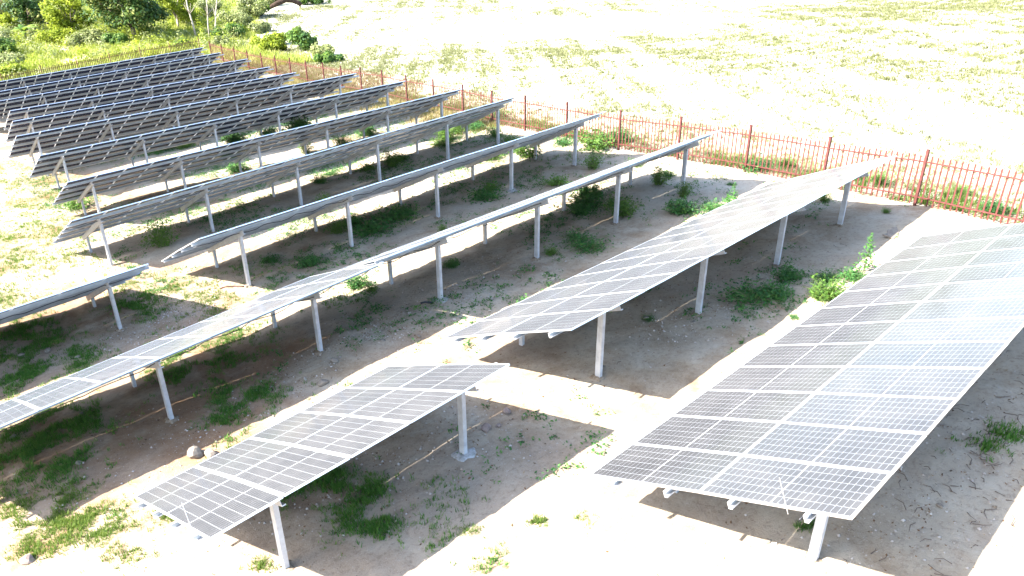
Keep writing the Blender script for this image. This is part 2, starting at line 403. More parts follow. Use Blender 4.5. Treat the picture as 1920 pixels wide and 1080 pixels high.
def table(label, x0, n, ylow, z0, s, posts, footing=(), rod=False, over=(.08, .12), dt=0.0):
    """x0: left end; z of low edge = z0 + s*x"""
    ct, st = math.cos(TILT + dt), math.sin(TILT + dt)      # the high edge stays, the low edge drops with the tilt
    ylow = ylow - 2 * PLM * (CT - ct); z0 = z0 - 2 * PLM * (st - ST)
    root = empty('solar_table', (x0, ylow, float(T(x0, ylow - 2))))
    tag(root, label, 'solar table', 'solar tables standing in rows')
    sl = math.atan(s)
    ex = Vector((math.cos(sl), 0, math.sin(sl)))
    ey = Vector((0, -ct, st))                          # up the slope, towards the camera
    ex = (ex - ey * ex.dot(ey)).normalized()
    en = ex.cross(-ey).normalized()
    if en.z < 0: en = -en
    o = Vector((x0, ylow, z0 + s * x0))
    inv = Matrix.Translation(-root.location)
    basis = Matrix((ex, -ey, en)).transposed().to_4x4()
    def put(name, mesh, mat4, parent=root):
        ob = link(name, mesh, parent)
        ob.matrix_local = mat4 if parent is not root else inv @ mat4
        return ob
    for i in range(n):
        for j in (0, 1):
            c = o + ex * ((i + .5) * PXM) + ey * ((j + .5) * PLM + random.gauss(0, .0030))
            rx = Matrix.Rotation(R(random.gauss(0, .12) + (-.55 if j == 0 else .45)), 4, 'X') @ Matrix.Rotation(R(random.gauss(0, .12)), 4, 'Y')
            pm = Matrix.Translation(c) @ basis @ rx
            p = put('solar_panel', PANEL, pm)
            cc = link('cells', CELLS, p); cc['kind'] = 'stuff'
            link('junction_box', JBOX, p)
    L = n * PXM
    for sp in PURLIN_S:
        b = MB(); a = o + ey * sp - en * .085 - ex * over[0]; e = o + ey * sp - en * .085 + ex * (L + over[1])
        b.prism(CH, a - root.location, e - root.location, ey, en)
        put_o = link('purlin', b.mesh('purlin', [M['zinc']]), root)
    for x in posts:
        t = (x - x0)
        b = MB(); base = o + ex * t - en * .211
        b.prism(RCH, base + ey * .34 - root.location, base + ey * 4.20 - root.location, ex, en)
        link('rafter', b.mesh('rafter', [M['galv']]), root)
        for sp, name, sc in ((3.55, 'tall_post', 1.), (.68, 'short_post', .85)):
            top = o + ex * t + ey * sp - en * .22
            tx, ty = top.x, top.y
            zb = float(T(tx, ty)) - .25
            b = MB()
            prof = [(p * sc, q * sc) for p, q in PCH]
            b.prism(prof, Vector((tx + .075, ty, zb)) - root.location, Vector((tx + .075, ty, top.z + .02)) - root.location, (0, 1, 0), (1, 0, 0))
            link(name, b.mesh(name, [M['galv']]), root)
            # bolts plate where post meets rafter
            b = MB(); b.box(tx + .03, tx + .12, ty - .07, ty + .07, top.z - .10, top.z + .045)
            b.v = [tuple(Vector(v) - root.location) for v in b.v]
            link('bracket', b.mesh('bracket', [M['galv']]), root)
            if name == 'tall_post' and ylow < 27:
                ft = MB(); k = 14; big_ = .8 if x in footing else .55; rad = [random.uniform(.22, .42) * big_ for _ in range(k)]
                cz = float(T(tx, ty))
                pts = [(tx + .07, ty, cz + .05)]
                for q in range(k):
                    th = 2 * math.pi * q / k
                    for f, h in ((.35, .045), (.8, .022), (1.1, -.05)):
                        xx = tx + .07 + rad[q] * f * math.cos(th); yy = ty + rad[q] * f * math.sin(th)
                        pts.append((xx, yy, float(T(xx, yy)) + h + random.uniform(-.008, .008)))
                fs = []
                for q in range(k):
                    a = 1 + 3 * q; c2 = 1 + 3 * ((q + 1) % k)
                    fs += [(0, a, c2), (a, a + 1, c2 + 1, c2), (a + 1, a + 2, c2 + 2, c2 + 1)]
                ft.add([Vector(v) - root.location for v in pts], fs)
                link('footing', ft.mesh('footing', [M['concrete'] if x in footing else M['spoil']], True), root)
    # black leads sagging below the upper purlin
    b = MB(); pts_ = []
    for k in range(int(n * 4) + 1):
        u = k / 4 * PXM; sag = .06 + .05 * abs(math.sin(math.pi * k / 4)) + .02 * math.sin(k * 1.7 + x0)
        pts_.append(o + ex * min(u, L - .05) + ey * 3.86 - en * (.10 + sag) - root.location)
    b.tube(pts_, .011, 5)
    link('cable', b.mesh('cable', [M['black']], True), root)
    if rod:
        b = MB(); q = o + ey * 3.70 + ex * .015 - root.location
        b.tube([q - en * .12, q + en * .18 + ex * .02, q + en * .40 + ex * .03], .005, 5)
        link('thin_rod', b.mesh('thin_rod', [M['alu']]), root)
    return root

def pst(x0, n):
    L = n * PXM; k = max(1, round((L - 2.0) / 4.0)); st = (L - 2.0) / k
    return [x0 + 1.0 + st * i for i in range(k + 1)]
def ps(a, n): return [a + 4.025 * i for i in range(n)]

TABLES = [
 ('large solar table nearest the camera on the right, cut off by the frame edge', -3.361, 12, 0., .635, .0187, ps(-1.83, 4), (), True),
 ('short five-module solar table in the left foreground, glass side up', -8.928, 5, 6.342, -.104, .0527, [-7.69, -3.66], (-3.66,), True),
 ('long solar table in the second row, running from the centre up to the red fence', -1.553, 13, 6.342, -.112, .0197, ps(.364, 4), (), False),
 ('solar table with glaring white glass running off the left edge of the picture', -12.0, 9, 12.709, -.736, .0649, [-11.0, -7.23, -3.21], (), False),
 ('long glaring edge-on solar table in the third row, directly behind the second row', -1.50, 13, 12.709, -.645, .029, ps(.676, 4), (.676, 4.701), False),
 ('thin edge-on solar table at the left edge beside the sunlit grass, fourth row', -14.66, 8, 19.246, -1.65, .041, [-14.2, -10.36, -6.34], (), False),
 ('long edge-on solar table in the fourth row, its left end tapering over shaded earth', -3.80, 16, 19.246, -1.43, .0357, ps(-2.275, 5), (9.8, ), False),
 ('solar table in the fifth row from the camera, the nearest to show its shaded underside', -5.75, 18, 25.307, -1.95, .046, [-4.77, -.86, 3.1, 7.2, 11.3, 14.7], (), False),
 ('solar table in the sixth row from the camera, underside visible', -4.25, 18, 31.637, -2.66, .0302, None, (), False),
 ('solar table in the seventh row from the camera, left end beside sunlit grass', -3.75, 18, 37.967, -3.10, .0207, None, (), False),
 ('solar table in the eighth row from the camera, underside visible', -3.40, 18, 44.297, -3.55, .018, None, (), False),
 ('solar table in the ninth row, fifth from the far fence corner', -2.30, 16, 50.627, -4.17, .0165, None, (), False),
 ('solar table in the tenth row from the camera, fourth from the far corner', -1.20, 16, 56.957, -4.87, .022, None, (), False),
 ('solar table third from the far fence corner, running off the left edge', -2.40, 18, 63.287, -5.38, .033, None, (), False),
 ('solar table second from the far fence corner, running off the left edge', -2.00, 18, 69.617, -5.94, .0486, None, (), False),
 ('farthest solar table, directly in front of the weathered rear fence', -1.00, 18, 75.947, -6.36, .046, None, (), False),
]
for (lab, x0, n, yl, z0, s, po, ft, rod) in TABLES:
    far = yl > 40
    table(lab, x0, n, yl, z0, s, po or pst(x0, n), ft, rod, (.08, .5 if far else .12), 0. if yl < 1 else .014 if yl < 7 else -.004 if x0 < -11 and yl < 15 else .044)

# ------------------------------------------------------------------ fences
def fence(name, label, path, step, mat, heights=(1.95, 1.78), parts=300, per=17, w=.027):
    pts = []; P = [Vector((a, b, 0)) for a, b in path]
    carry = 0.
    pos = [P[0]]
    for a, b in zip(P[:-1], P[1:]):
        L = (b - a).length; d = step - carry
        while d <= L:
            pos.append(a + (b - a) * (d / L)); d += step
        carry = L - (d - step)
    root = empty(name, (pos[0].x, pos[0].y, float(T(pos[0].x, pos[0].y))))
    tag(root, label, 'fence')
    O = root.location
    hp, hk = heights
    for p in pos: p.z = float(T(p.x, p.y))
    b = MB(); b.box(-.042, .042, -.042, .042, -.3, hp); b.box(-.048, .048, -.048, .048, hp, hp + .012)
    pm = b.mesh('post', [mat])
    # picket: angle steel with a pointed head
    b = MB()
    t = .004
    ang = [(-w, -t), (0, -t - .012), (w, -t), (w, t), (0, t - .012 + .004), (-w, t)]
    b.prism(ang, (0, 0, .06), (0, 0, hk - .06), (1, 0, 0), (0, 1, 0))
    b.add([(-w, -t, hk - .06), (w, -t, hk - .06), (w, t, hk - .06), (-w, t, hk - .06), (0, -t, hk), (0, t, hk)],
          [(0, 1, 4), (3, 5, 2), (0, 4, 5, 3), (1, 2, 5, 4)])
    km = b.mesh('picket', [mat])
    n = 0; rest = []
    for i, p in enumerate(pos):
        o = link('post', pm, root); o.location = p - O
        if i == len(pos) - 1: break
        q = pos[i + 1]; d = q - p
        o.rotation_euler.z = math.atan2(d.y, d.x)
        for h in (.32, hk - .24):
            b = MB(); dn = Vector((-d.y, d.x, 0)).normalized()
            b.prism([(-.006, -.022), (.024, -.022), (.024, .022), (-.006, .022)], p - O + Vector((0, 0, h)), q - O + Vector((0, 0, h)), dn, (0, 0, 1))
            link('rail', b.mesh('rail', [mat]), root)
        for k in range(per):
            f = (k + 1) / (per + 1)
            c = p + d * f; c.z = p.z + d.z * f + random.uniform(-.015, .015)
            rz = math.atan2(d.y, d.x); tl = random.gauss(0, .008)
            if n < parts:
                o = link('picket', km, root); o.location = c - O - Vector((0, 0, 0)) + Vector((d.y, -d.x, 0)).normalized() * .012
                o.rotation_euler = (random.gauss(0, .006), tl, rz); n += 1
            else: rest.append((c - O, rz))
    if rest:
        b = MB()
        for c, rz in rest:
            m4 = Matrix.Translation(c) @ Matrix.Rotation(rz, 4, 'Z')
            b.add([m4 @ v.co for v in km.vertices], [tuple(f.vertices) for f in km.polygons])
        o = link('picket_run', b.mesh('picket_run', [mat]), root); o['kind'] = 'stuff'
    return root
fence('palisade_fence', 'red steel picket fence between the panel rows and the pale field',
      [(13.95, -5.1), (15.52, 2.05), (16.65, 9.1), (17.15, 14.5), (17.45, 21.5), (19.4, 31.2), (20.2, 38.5), (22.0, 53.), (23.4, 67.), (24.6, 84.5)], 3.62, M['red'])
fence('rear_fence', 'weathered olive-brown picket fence in front of the scrub at the upper left',
      [(24.6, 84.6), (21.7, 84.2), (17., 83.1), (12.9, 81.8), (9.1, 80.8), (5.5, 79.9), (-2.5, 79.3)], 3.62, M['olive'], per=17, w=.034)

# ------------------------------------------------------------------ foliage builders
def quads_from(c, n, size, asp, up, r, curl=.0):
    """leaf quads (diamond-ish) at centres c with normals n; returns verts, faces"""
    k = len(c)
    a = np.cross(n, np.where(np.abs(n[:, 2:3]) > .9, [[1., 0, 0]], [[0, 0, 1.]])); a /= np.linalg.norm(a, axis=1, keepdims=True) + 1e-9
    b = np.cross(n, a)
    th = r.uniform(0, 2 * np.pi, (k, 1)); u = a * np.cos(th) + b * np.sin(th); v = np.cross(n, u)
    s = np.asarray(size).reshape(-1, 1) * np.ones((k, 1))
    p0 = c - u * s; p1 = c + v * s * asp - n * s * curl; p2 = c + u * s; p3 = c - v * s * asp - n * s * curl
    V = np.stack([p0, p1, p2, p3], 1).reshape(-1, 3)
    return V, np.arange(4 * k).reshape(-1, 4)

def unit(r, k):
    v = r.normal(size=(k, 3)); return v / (np.linalg.norm(v, axis=1, keepdims=True) + 1e-9)

def crown_np(r, clumps, per, leaf, asp=.5, upb=.5, shell=.45):
    """clumps: list of (centre, radius vec)"""
    Cs = []; Ns = []; var = []
    for (c, rad) in clumps:
        d = unit(r, per); q = shell + (1 - shell) * r.uniform(0, 1, (per, 1)) ** .6
        bumpy = 1 + .22 * np.sin(d[:, :1] * 7 + c[0]) * np.sin(d[:, 1:2] * 6 + c[1])
        Cs.append(np.asarray(c) + d * q * bumpy * np.asarray(rad))
        nn = d + unit(r, per) * .7 + np.array([0, 0, upb]); Ns.append(nn / np.linalg.norm(nn, axis=1, keepdims=True))
        var.append(np.clip(r.normal(.42, .2, per) + r.normal(0, .14), 0, 1))
    C = np.concatenate(Cs); N = np.concatenate(Ns); w = np.concatenate(var)
    V, F = quads_from(C, N, leaf * r.uniform(.6, 1.25, len(C)), asp, None, r, .15)
    return V, F, np.repeat(w, 4)

def make_tree(name, label, cat, loc, H, crown_r, trunk_r, leafmat, barkmat, seed, nclump=26, per=150, leaf=.28, base=.3, group=None, flat=.75, lean=(0, 0), trunk_h=None):
    r = np.random.default_rng(seed); rd = random.Random(seed)
    z = float(T(loc[0], loc[1]))
    root = empty(name, (loc[0], loc[1], z - .05)); tag(root, label, cat, group)
    th = trunk_h if trunk_h is not None else H * base
    top = Vector((lean[0], lean[1], th))
    b = MB()
    b.tube([(0, 0, -.2), (lean[0] * .3, lean[1] * .3, th * .45), tuple(top)], [trunk_r * 1.35, trunk_r, trunk_r * .85], 8)
    clumps = []
    cz = th + (H - th) * .45; rz = (H - th) * .55
    for i in range(nclump):
        d = unit(r, 1)[0]; q = r.uniform(.35, 1.0) ** .7
        c = np.array([lean[0] + d[0] * crown_r * q * .78, lean[1] + d[1] * crown_r * q * .78, cz + d[2] * rz * q * .8])
        rr = crown_r * r.uniform(.22, .38)
        clumps.append((c, (rr, rr, rr * flat)))
    for i in range(min(nclump, 12)):
        c = clumps[i][0]; e = Vector(c); m_ = top.lerp(e, .5) + Vector((rd.uniform(-.1, .1), rd.uniform(-.1, .1), rd.uniform(0, .15))) * crown_r
        b.tube([tuple(top - Vector((0, 0, th * .15 * rd.random()))), tuple(m_), tuple(e)], [trunk_r * .5, trunk_r * .3, trunk_r * .1], 5)
    link('trunk', b.mesh('trunk', [barkmat], True), root)
    V, F, w = crown_np(r, clumps, per, leaf)
    link('crown', mesh_np('crown', V, F, [leafmat], False, None, w), root)
    return root

def make_bush(name, label, cat, loc, rx, ry, h, leafmat, seed, per=110, leaf=.22, nclump=12, group=None):
    r = np.random.default_rng(seed); rd = random.Random(seed)
    z = float(T(loc[0], loc[1]))
    root = empty(name, (loc[0], loc[1], z - .03)); tag(root, label, cat, group)
    b = MB(); clumps = []
    for i in range(nclump):
        a = r.uniform(0, 6.28); q = r.uniform(0, 1) ** .5 * .72
        hh = h * r.uniform(.25, .78) * (1 - .35 * q)
        c = np.array([math.cos(a) * q * rx, math.sin(a) * q * ry, hh]); rr = min(rx, ry) * r.uniform(.3, .48)
        clumps.append((c, (rr, rr, min(rr * .85, hh + .05))))
        b.tube([(c[0] * .15, c[1] * .15, -.1), (c[0] * .6, c[1] * .6, hh * .5), tuple(c)], [.05 * h / 2, .03 * h / 2, .012 * h / 2], 5)
    link('stem', b.mesh('stem', [M['bark']], True), root)
    V, F, w = crown_np(r, clumps, per, leaf, .5, .5, .3)
    link('crown', mesh_np('crown', V, F, [leafmat], False, None, w), root)
    return root

# background trees and bushes
make_tree('mango_tree', 'large dark green spreading tree behind the rear fence', 'tree', (23.7, 103.4), 9.5, 5.7, .30, M['leaf_mango'], M['bark'], 11, 44, 190, .26, trunk_h=1.7)
make_tree('lime_tree', 'bright yellow-green tree just left of the large dark tree', 'tree', (18.6, 112.), 6.0, 3.6, .16, M['leaf_lime'], M['bark'], 12, 26, 130, .24, trunk_h=1.0)
make_tree('shade_tree', 'dark bluish-green tree behind the banana plant', 'tree', (15.6, 121.), 6.2, 3.2, .18, M['leaf_mango'], M['bark'], 13, 22, 130, .26, trunk_h=1.2)
make_tree('acacia_tree', 'yellow-green airy tree right of the large dark tree, near the bare trunks', 'tree', (31.5, 108.5), 7.0, 3.6, .16, M['leaf_lime'], M['palebark'], 14, 26, 120, .24, trunk_h=1.4)
make_tree('corner_tree', 'pale leafy tree at the very upper left corner of the picture', 'tree', (14.0, 132.), 6.0, 3.6, .16, M['leaf_pale'], M['bark'], 15, 22, 110, .26, trunk_h=1.2)
BUSH = [
 ('olive scrub bush below the yellow-green tree, behind the rear fence', (18.2, 104.5), 3.6, 2.0, 1.9, 'leaf_pale', 21),
 ('yellow-green bush at the foot of the dark tree, left side', (16.0, 108.), 2.6, 2.0, 2.2, 'leaf_lime', 22),
 ('grey-green scrub bush at the left edge, above the rear fence', (8.3, 104.), 2.4, 2.4, 2.6, 'leaf_bush', 23),
 ('pale straw-coloured bush at the left edge, nearest the rear fence', (7.6, 96.), 2.0, 1.8, 1.7, 'leaf_pale', 24),
 ('low lime-green bush pressed against the rear fence at far left', (5.8, 87.5), 1.8, 1.3, 1.6, 'leaf_lime', 25),
 ('pale scrub bush left of the banana plant', (9.8, 113.), 2.6, 2.2, 3.0, 'leaf_pale', 26),
 ('bright yellow bush high at the left edge', (13.6, 124.), 2.2, 1.8, 3.6, 'leaf_lime', 27),
 ('dense green bush directly right of the bare trunks', (32.2, 93.5), 2.2, 1.7, 2.3, 'leaf_bush', 28),
 ('pale yellow-green scrub behind the bare trunks', (36.5, 101.5), 3.2, 2.4, 3.2, 'leaf_pale', 29),
 ('tall pale bush at the top edge, left of the fallen log', (43.5, 111.), 3.4, 2.6, 3.6, 'leaf_pale', 30),
 ('dark green bush casting shade, left of the fallen log', (46.0, 112.5), 2.2, 1.8, 2.6, 'leaf_bush', 31),
 ('lime-green bush outside the red fence, left of the round green bush', (33.4, 84.5), 2.9, 1.8, 2.0, 'leaf_lime', 32),
 ('round green bush standing alone outside the red fence at the field edge', (34.2, 77.8), 2.5, 2.1, 3.1, 'leaf_bush', 33),
 ('yellow-green bush between the round green bush and the red fence', (31.2, 79.5), 1.8, 1.3, 1.5, 'leaf_lime', 34),
 ('dry grey-brown bush right of the round green bush', (33.0, 71.5), 1.9, 1.5, 1.4, 'leaf_pale', 35),
 ('low green bush outside the red fence where the scrub ends', (30.4, 66.), 2.0, 1.3, 1.2, 'leaf_bush', 36),
 ('small grey-green bush by the far fence corner', (29.0, 88.8), 1.5, 1.2, 1.4, 'leaf_pale', 37),
 ('dark bush on the top edge right of the fallen log', (60., 120.), 4.5, 2.0, 2.0, 'leaf_bush', 38),
 ('grey scrub bush on the top edge above the fallen log', (52.5, 124.), 4.2, 2.2, 3.0, 'leaf_pale', 39),
 ('leafy green bush growing at the far fence corner, behind the pickets', (25.6, 92.5), 1.9, 1.2, 1.3, 'leaf_bush', 40),
 ('green bush at the foot of the large dark tree, left of its trunk', (20.4, 101.), 2.2, 1.5, 1.8, 'leaf_bush', 41),
 ('lime-green bush right behind the yellow-green airy tree', (35.0, 112.), 3.0, 2.2, 3.6, 'leaf_lime', 43),
 ('pale scrub bush on the top edge right of the bare trunks', (38.5, 116.), 3.4, 2.4, 4.0, 'leaf_pale', 44),
 ('mid-green bush on the top edge above the bare trunks', (34., 121.), 3.6, 2.4, 4.6, 'leaf_bush', 45),
 ('low pale bush between the bare trunks and the track', (38.0, 96.), 2.0, 1.6, 1.6, 'leaf_pale', 46),
 ('lime bush low in the scrub right of the dense green bush', (34.8, 96.5), 1.8, 1.4, 1.8, 'leaf_lime', 47),
 ('yellow-green bush under the right side of the large dark tree', (26.3, 105.), 2.0, 1.3, 1.4, 'leaf_lime', 48),
 ('pale bush far behind the large dark tree', (27., 122.), 4.2, 2.4, 4.5, 'leaf_pale', 49),
 ('pale bush filling the gap left of the dark bluish tree', (20.5, 124.), 3.4, 2.2, 3.8, 'leaf_pale', 42),
]
for lab, loc, rx, ry, h, lm, sd in BUSH:
    make_bush('bush', lab, 'bush', loc, rx, ry, h, M[lm], sd, 150, .20, 15, 'scrub bushes beyond the fences')

# bare trunks by the fence corner
for i, (lab, loc, pts, r0) in enumerate([
    ('tall pale bare trunk by the far fence corner, leftmost of three', (29.6, 97.8), [(0, 0, 0), (-.15, .1, 2.2), (-.35, .2, 4.2), (-.30, .3, 6.2), (-.55, .3, 8.2)], .13),
    ('slim bare trunk between two others by the far fence corner', (30.5, 95.9), [(0, 0, 0), (.15, 0, 2.), (.5, .1, 4.1), (.65, .2, 6.3), (.6, .2, 8.)], .09),
    ('forked pale bare trunk by the far fence corner, rightmost of three', (30.9, 94.4), [(0, 0, 0), (.05, 0, 1.8), (.5, .1, 3.6), (1.0, .2, 5.2), (1.5, .3, 7.4)], .10)]):
    root = empty('bare_tree', (*loc, float(T(*loc)) - .1)); tag(root, lab, 'tree', 'bare trunks at the fence corner')
    b = MB(); b.tube(pts, [r0 * (1 - .16 * k) for k in range(5)], 7)
    link('trunk', b.mesh('trunk', [M['palebark']], True), root)
    b = MB(); rd = random.Random(60 + i)
    for k in range(9):
        h = rd.uniform(2.2, 7.); j = min(3, int(h / 2.1)); p = Vector(pts[j]).lerp(Vector(pts[j + 1]), .5)
        q = p + Vector((rd.uniform(-1.2, 1.2), rd.uniform(-1, 1), rd.uniform(.5, 1.6)))
        b.tube([p, p.lerp(q, .5) + Vector((0, 0, -.1)), q], [.035, .024, .008], 5)
    link('branch', b.mesh('branch', [M['palebark']], True), root)
    r = np.random.default_rng(70 + i)
    V, F, w = crown_np(r, [(np.array(pts[4]) + r.normal(0, .5, 3), (.9, .9, .7)) for _ in range(3)], 36, .12)
    link('crown', mesh_np('crown', V, F, [M['leaf_pale']], False, None, w), root)

# banana plant: long arching split leaves
root = empty('banana_plant', (12.9, 111.6, float(T(12.9, 111.6)))); tag(root, 'banana plant with long arching leaves in the scrub at upper left', 'banana plant')
b = MB(); b.tube([(0, 0, -.1), (.05, 0, .9), (.08, .02, 1.7)], [.14, .11, .08], 8)
link('stem', b.mesh('stem', [M['stem']], True), root)
rd = random.Random(5)
for k in range(9):
    a = k * .72 + rd.uniform(-.2, .2); Ln = rd.uniform(1.6, 2.5); el = rd.uniform(.5, 1.25)
    vs = []; fs = []; N = 9
    for i in range(N):
        t = i / (N - 1); rr = Ln * t * math.cos(el * (1 - .35 * t)); zz = 1.6 + Ln * (math.sin(el) * t - .62 * t * t)
        w = .30 * math.sin(math.pi * min(1, t * .92 + .08)) ** .7 + .01
        cx, cy = math.cos(a) * rr, math.sin(a) * rr; sx, sy = -math.sin(a), math.cos(a)
        vs += [(cx - sx * w, cy - sy * w, zz - w * .45), (cx, cy, zz), (cx + sx * w, cy + sy * w, zz - w * .45)]
    for i in range(N - 1):
        fs += [(3 * i, 3 * i + 3, 3 * i + 4, 3 * i + 1), (3 * i + 1, 3 * i + 4, 3 * i + 5, 3 * i + 2)]
    link('leaf', mesh_np('leaf', vs, fs, [M['leaf_bush']], True, None, np.full(len(vs), rd.uniform(.4, .9))), root)

# fallen log
root = empty('fallen_log', (54.3, 119.0, float(T(54.3, 119.)))); tag(root, 'dark fallen tree log lying at the far edge of the field', 'log')
b = MB(); b.tube([(-3.2, .9, .1), (-1.6, .5, .75), (-.2, .2, 1.25), (.9, -.1, 1.1), (1.7, -.5, .7), (2.1, -.8, .3)], [.30, .42, .46, .42, .40, .36], 10)
link('trunk', b.mesh('trunk', [M['deadwood']], True), root)
b = MB(); b.tube([(-.2, .2, 1.3), (.1, .3, 1.9), (.2, .3, 2.2)], [.2, .15, .06], 7)
link('broken_limb', b.mesh('broken_limb', [M['deadwood']], True), root)

# ------------------------------------------------------------------ weeds under and beside the tables
def weed_mesh(seed, spread=.5, h=.55, nst=16, leaves=13, leaf=.055, mat='leaf_weed'):
    r = np.random.default_rng(seed); b = MB(); C = []; N = []; Sz = []
    for i in range(nst):
        a = r.uniform(0, 6.28); q = r.uniform(.15, 1.) * spread; hh = h * r.uniform(.45, 1.) * (1.1 - .5 * q / spread)
        p = [np.array([0, 0, -.05]) + np.array([math.cos(a), math.sin(a), 0]) * .06, np.array([math.cos(a) * q * .5, math.sin(a) * q * .5, hh * .7]), np.array([math.cos(a) * q, math.sin(a) * q, hh])]
        b.tube([tuple(x) for x in p], [.008, .006, .003], 4)
        for k in range(leaves):
            t = r.uniform(.2, 1.05)
            c = (1 - t)**2 * p[0] + 2 * t * (1 - t) * p[1] + t * t * p[2]
            C.append(c + r.normal(0, .045, 3) * (1 + spread)); n = r.normal(0, .5, 3) + [0, 0, 1.]; N.append(n / np.linalg.norm(n)); Sz.append(leaf * r.uniform(.6, 1.5))
    C = np.array(C); C[:, 2] = np.maximum(C[:, 2], .02)
    V, F = quads_from(C, np.array(N), np.array(Sz), .48, None, r, .2)
    return b.mesh('stem', [M['stem']]), mesh_np('foliage', V, F, [M[mat]], False, None, np.repeat(np.clip(r.normal(.5, .25, len(C)), 0, 1), 4))
WM = [weed_mesh(100 + i, *a) for i, a in enumerate([(.56, .56, 60, 20, .040), (.60, .66, 44, 24, .036, 'leaf_weed2'), (.68, .46, 60, 18, .044), (.5, .85, 40, 26, .032, 'leaf_weed2'), (.76, .34, 50, 15, .046), (.7, .5, 30, 18, .05, 'leaf_weed2'), (.85, .28, 64, 12, .036)])]
WEEDS = [(9.87, 11.82, 1.86), (13.47, 11.11, 1.31), (9.53, 9.83, 1.37), (6.52, 8.83, 1.34), (10.86, 8.21, 1.35), (11.71, 7.43, 1.16), (6.10, 2.38, 1.59), (7.89, 2.36, .91), (7.21, .88, 1.27), (8.85, .95, 1.04), (5.76, 1.04, .36), (14.41, 2.46, .36), (14.48, 4.63, .65), (6.98, 1.10, .57),
 (8.55, 16.28, 1.56), (4.74, 17.25, 1.7), (3.16, 16.95, 1.84), (2.77, 11.34, .63), (3.09, 17.98, 1.04), (11.51, 14.96, 1.03), (14.06, 19.38, 1.57), (13.98, 15.11, 1.32), (3.82, 21.25, 1.02), (-.72, 17.41, .86), (.07, 15.95, .93), (5.29, 9.31, .56), (3.42, 3.90, .34), (5.52, 24.64, .88), (-2.74, 22.20, 1.64), (-3.03, 32.22, 1.52),
 (9.2, 24.02, 1.58), (8.12, 24.51, 1.04), (14.42, 26.11, 1.77), (16.9, 26.6, 1.24), (15.82, 26.89, 1.22), (7.23, 37.73, 1.61), (3.48, 40.63, 1.92), (5.1, 40.2, 1.62), (11.27, 37.25, 2.02), (16.49, 40.68, 1.5), (17.10, 8.80, 1.55), (17.9, 8.0, .92), (17.7, 5.23, 1.25), (17.3, 3.90, 1.), (17.0, 17.66, 2.13), (16.7, 19.47, 1.38), (14.6, 11.55, .68), (18.7, 17.42, 1.66), (19.6, 27.93, 1.97), (15.96, -.25, 1.04), (17.2, 1.13, .74), (-.03, 12.70, .85), (.03, 12.01, .5), (5., 14.67, .4), (14.82, 8.63, .42),
 (10.6, 12.3, 1.3), (8.9, 11.2, 1.1), (10.3, 10.7, .9), (12.5, 9.2, .9), (6.9, 9.6, .9), (5.3, 17.6, 1.2), (9.3, 16.8, 1.0), (2.2, 17.6, 1.1), (12.6, 20.4, 1.1), (10.2, 24.6, 1.2), (13.2, 25.2, 1.2), (6.6, 25.4, .9), (8.6, 31.5, 1.3), (10.6, 31.0, 1.2), (12.9, 31.9, 1.4), (4.6, 31.7, 1.1), (-.2, 28.6, 1.0), (9.3, 37.4, 1.5), (1.4, 34.4, 1.2), (6.6, 2.0, .9), (8.3, 1.5, .8), (12.8, 6.2, .7), (14.9, 6.9, .8), (15.1, 13.7, .8), (15.4, 22.0, 1.1), (16.1, 24.0, 1.2)]
ROWY = [0., 6.342, 12.709, 19.246, 25.307, 31.637, 37.967, 44.297]
ORD = ['first', 'second', 'third', 'fourth', 'fifth', 'sixth', 'seventh', 'eighth', 'ninth', 'tenth', 'eleventh', 'twelfth', 'thirteenth', 'fourteenth', 'fifteenth', 'sixteenth', 'seventeenth', 'eighteenth']
def strip(x, y):
    fx = np.interp(y, [-5, 2, 9, 21, 38, 84], [13.9, 15.5, 16.6, 17.4, 20.2, 24.6])
    if x > fx - .1: return 'F'
    return int(sum(y > v - 2.0 for v in ROWY))
groups = {}
for w_ in WEEDS: groups.setdefault(strip(w_[0], w_[1]), []).append(w_)
for g, lst in groups.items():
    lst.sort(key=lambda w_: -w_[0] if g != 'F' else w_[1])
    for i, (x, y, w) in enumerate(lst):
        k = random.randrange(len(WM))
        root = empty('weed', (x, y, float(T(x, y)) - .02))
        sc = w / (1.05 + .15 * (k == 4)); root.scale = (sc, sc * random.uniform(.85, 1.1), sc * random.uniform(.75, 1.0) if w > .8 else sc)
        root.rotation_euler.z = random.uniform(0, 6.28)
        size = 'big' if w > 1.5 else 'bushy' if w > .9 else 'small'
        if g == 'F': lab = f'{size} green weed outside the red fence, {ORD[i]} counted from the camera end'
        else: lab = f'{size} green weed at the back of the {ORD[max(g,1)-1]} panel row, {ORD[i]} from the fence' if g else f'{size} green weed in front of the nearest panel row, {ORD[i]} from the fence'
        tag(root, lab, 'weed', 'weeds growing between the panel rows')
        for nm, me in zip(('stem', 'foliage'), WM[k]): link(nm, me, root)
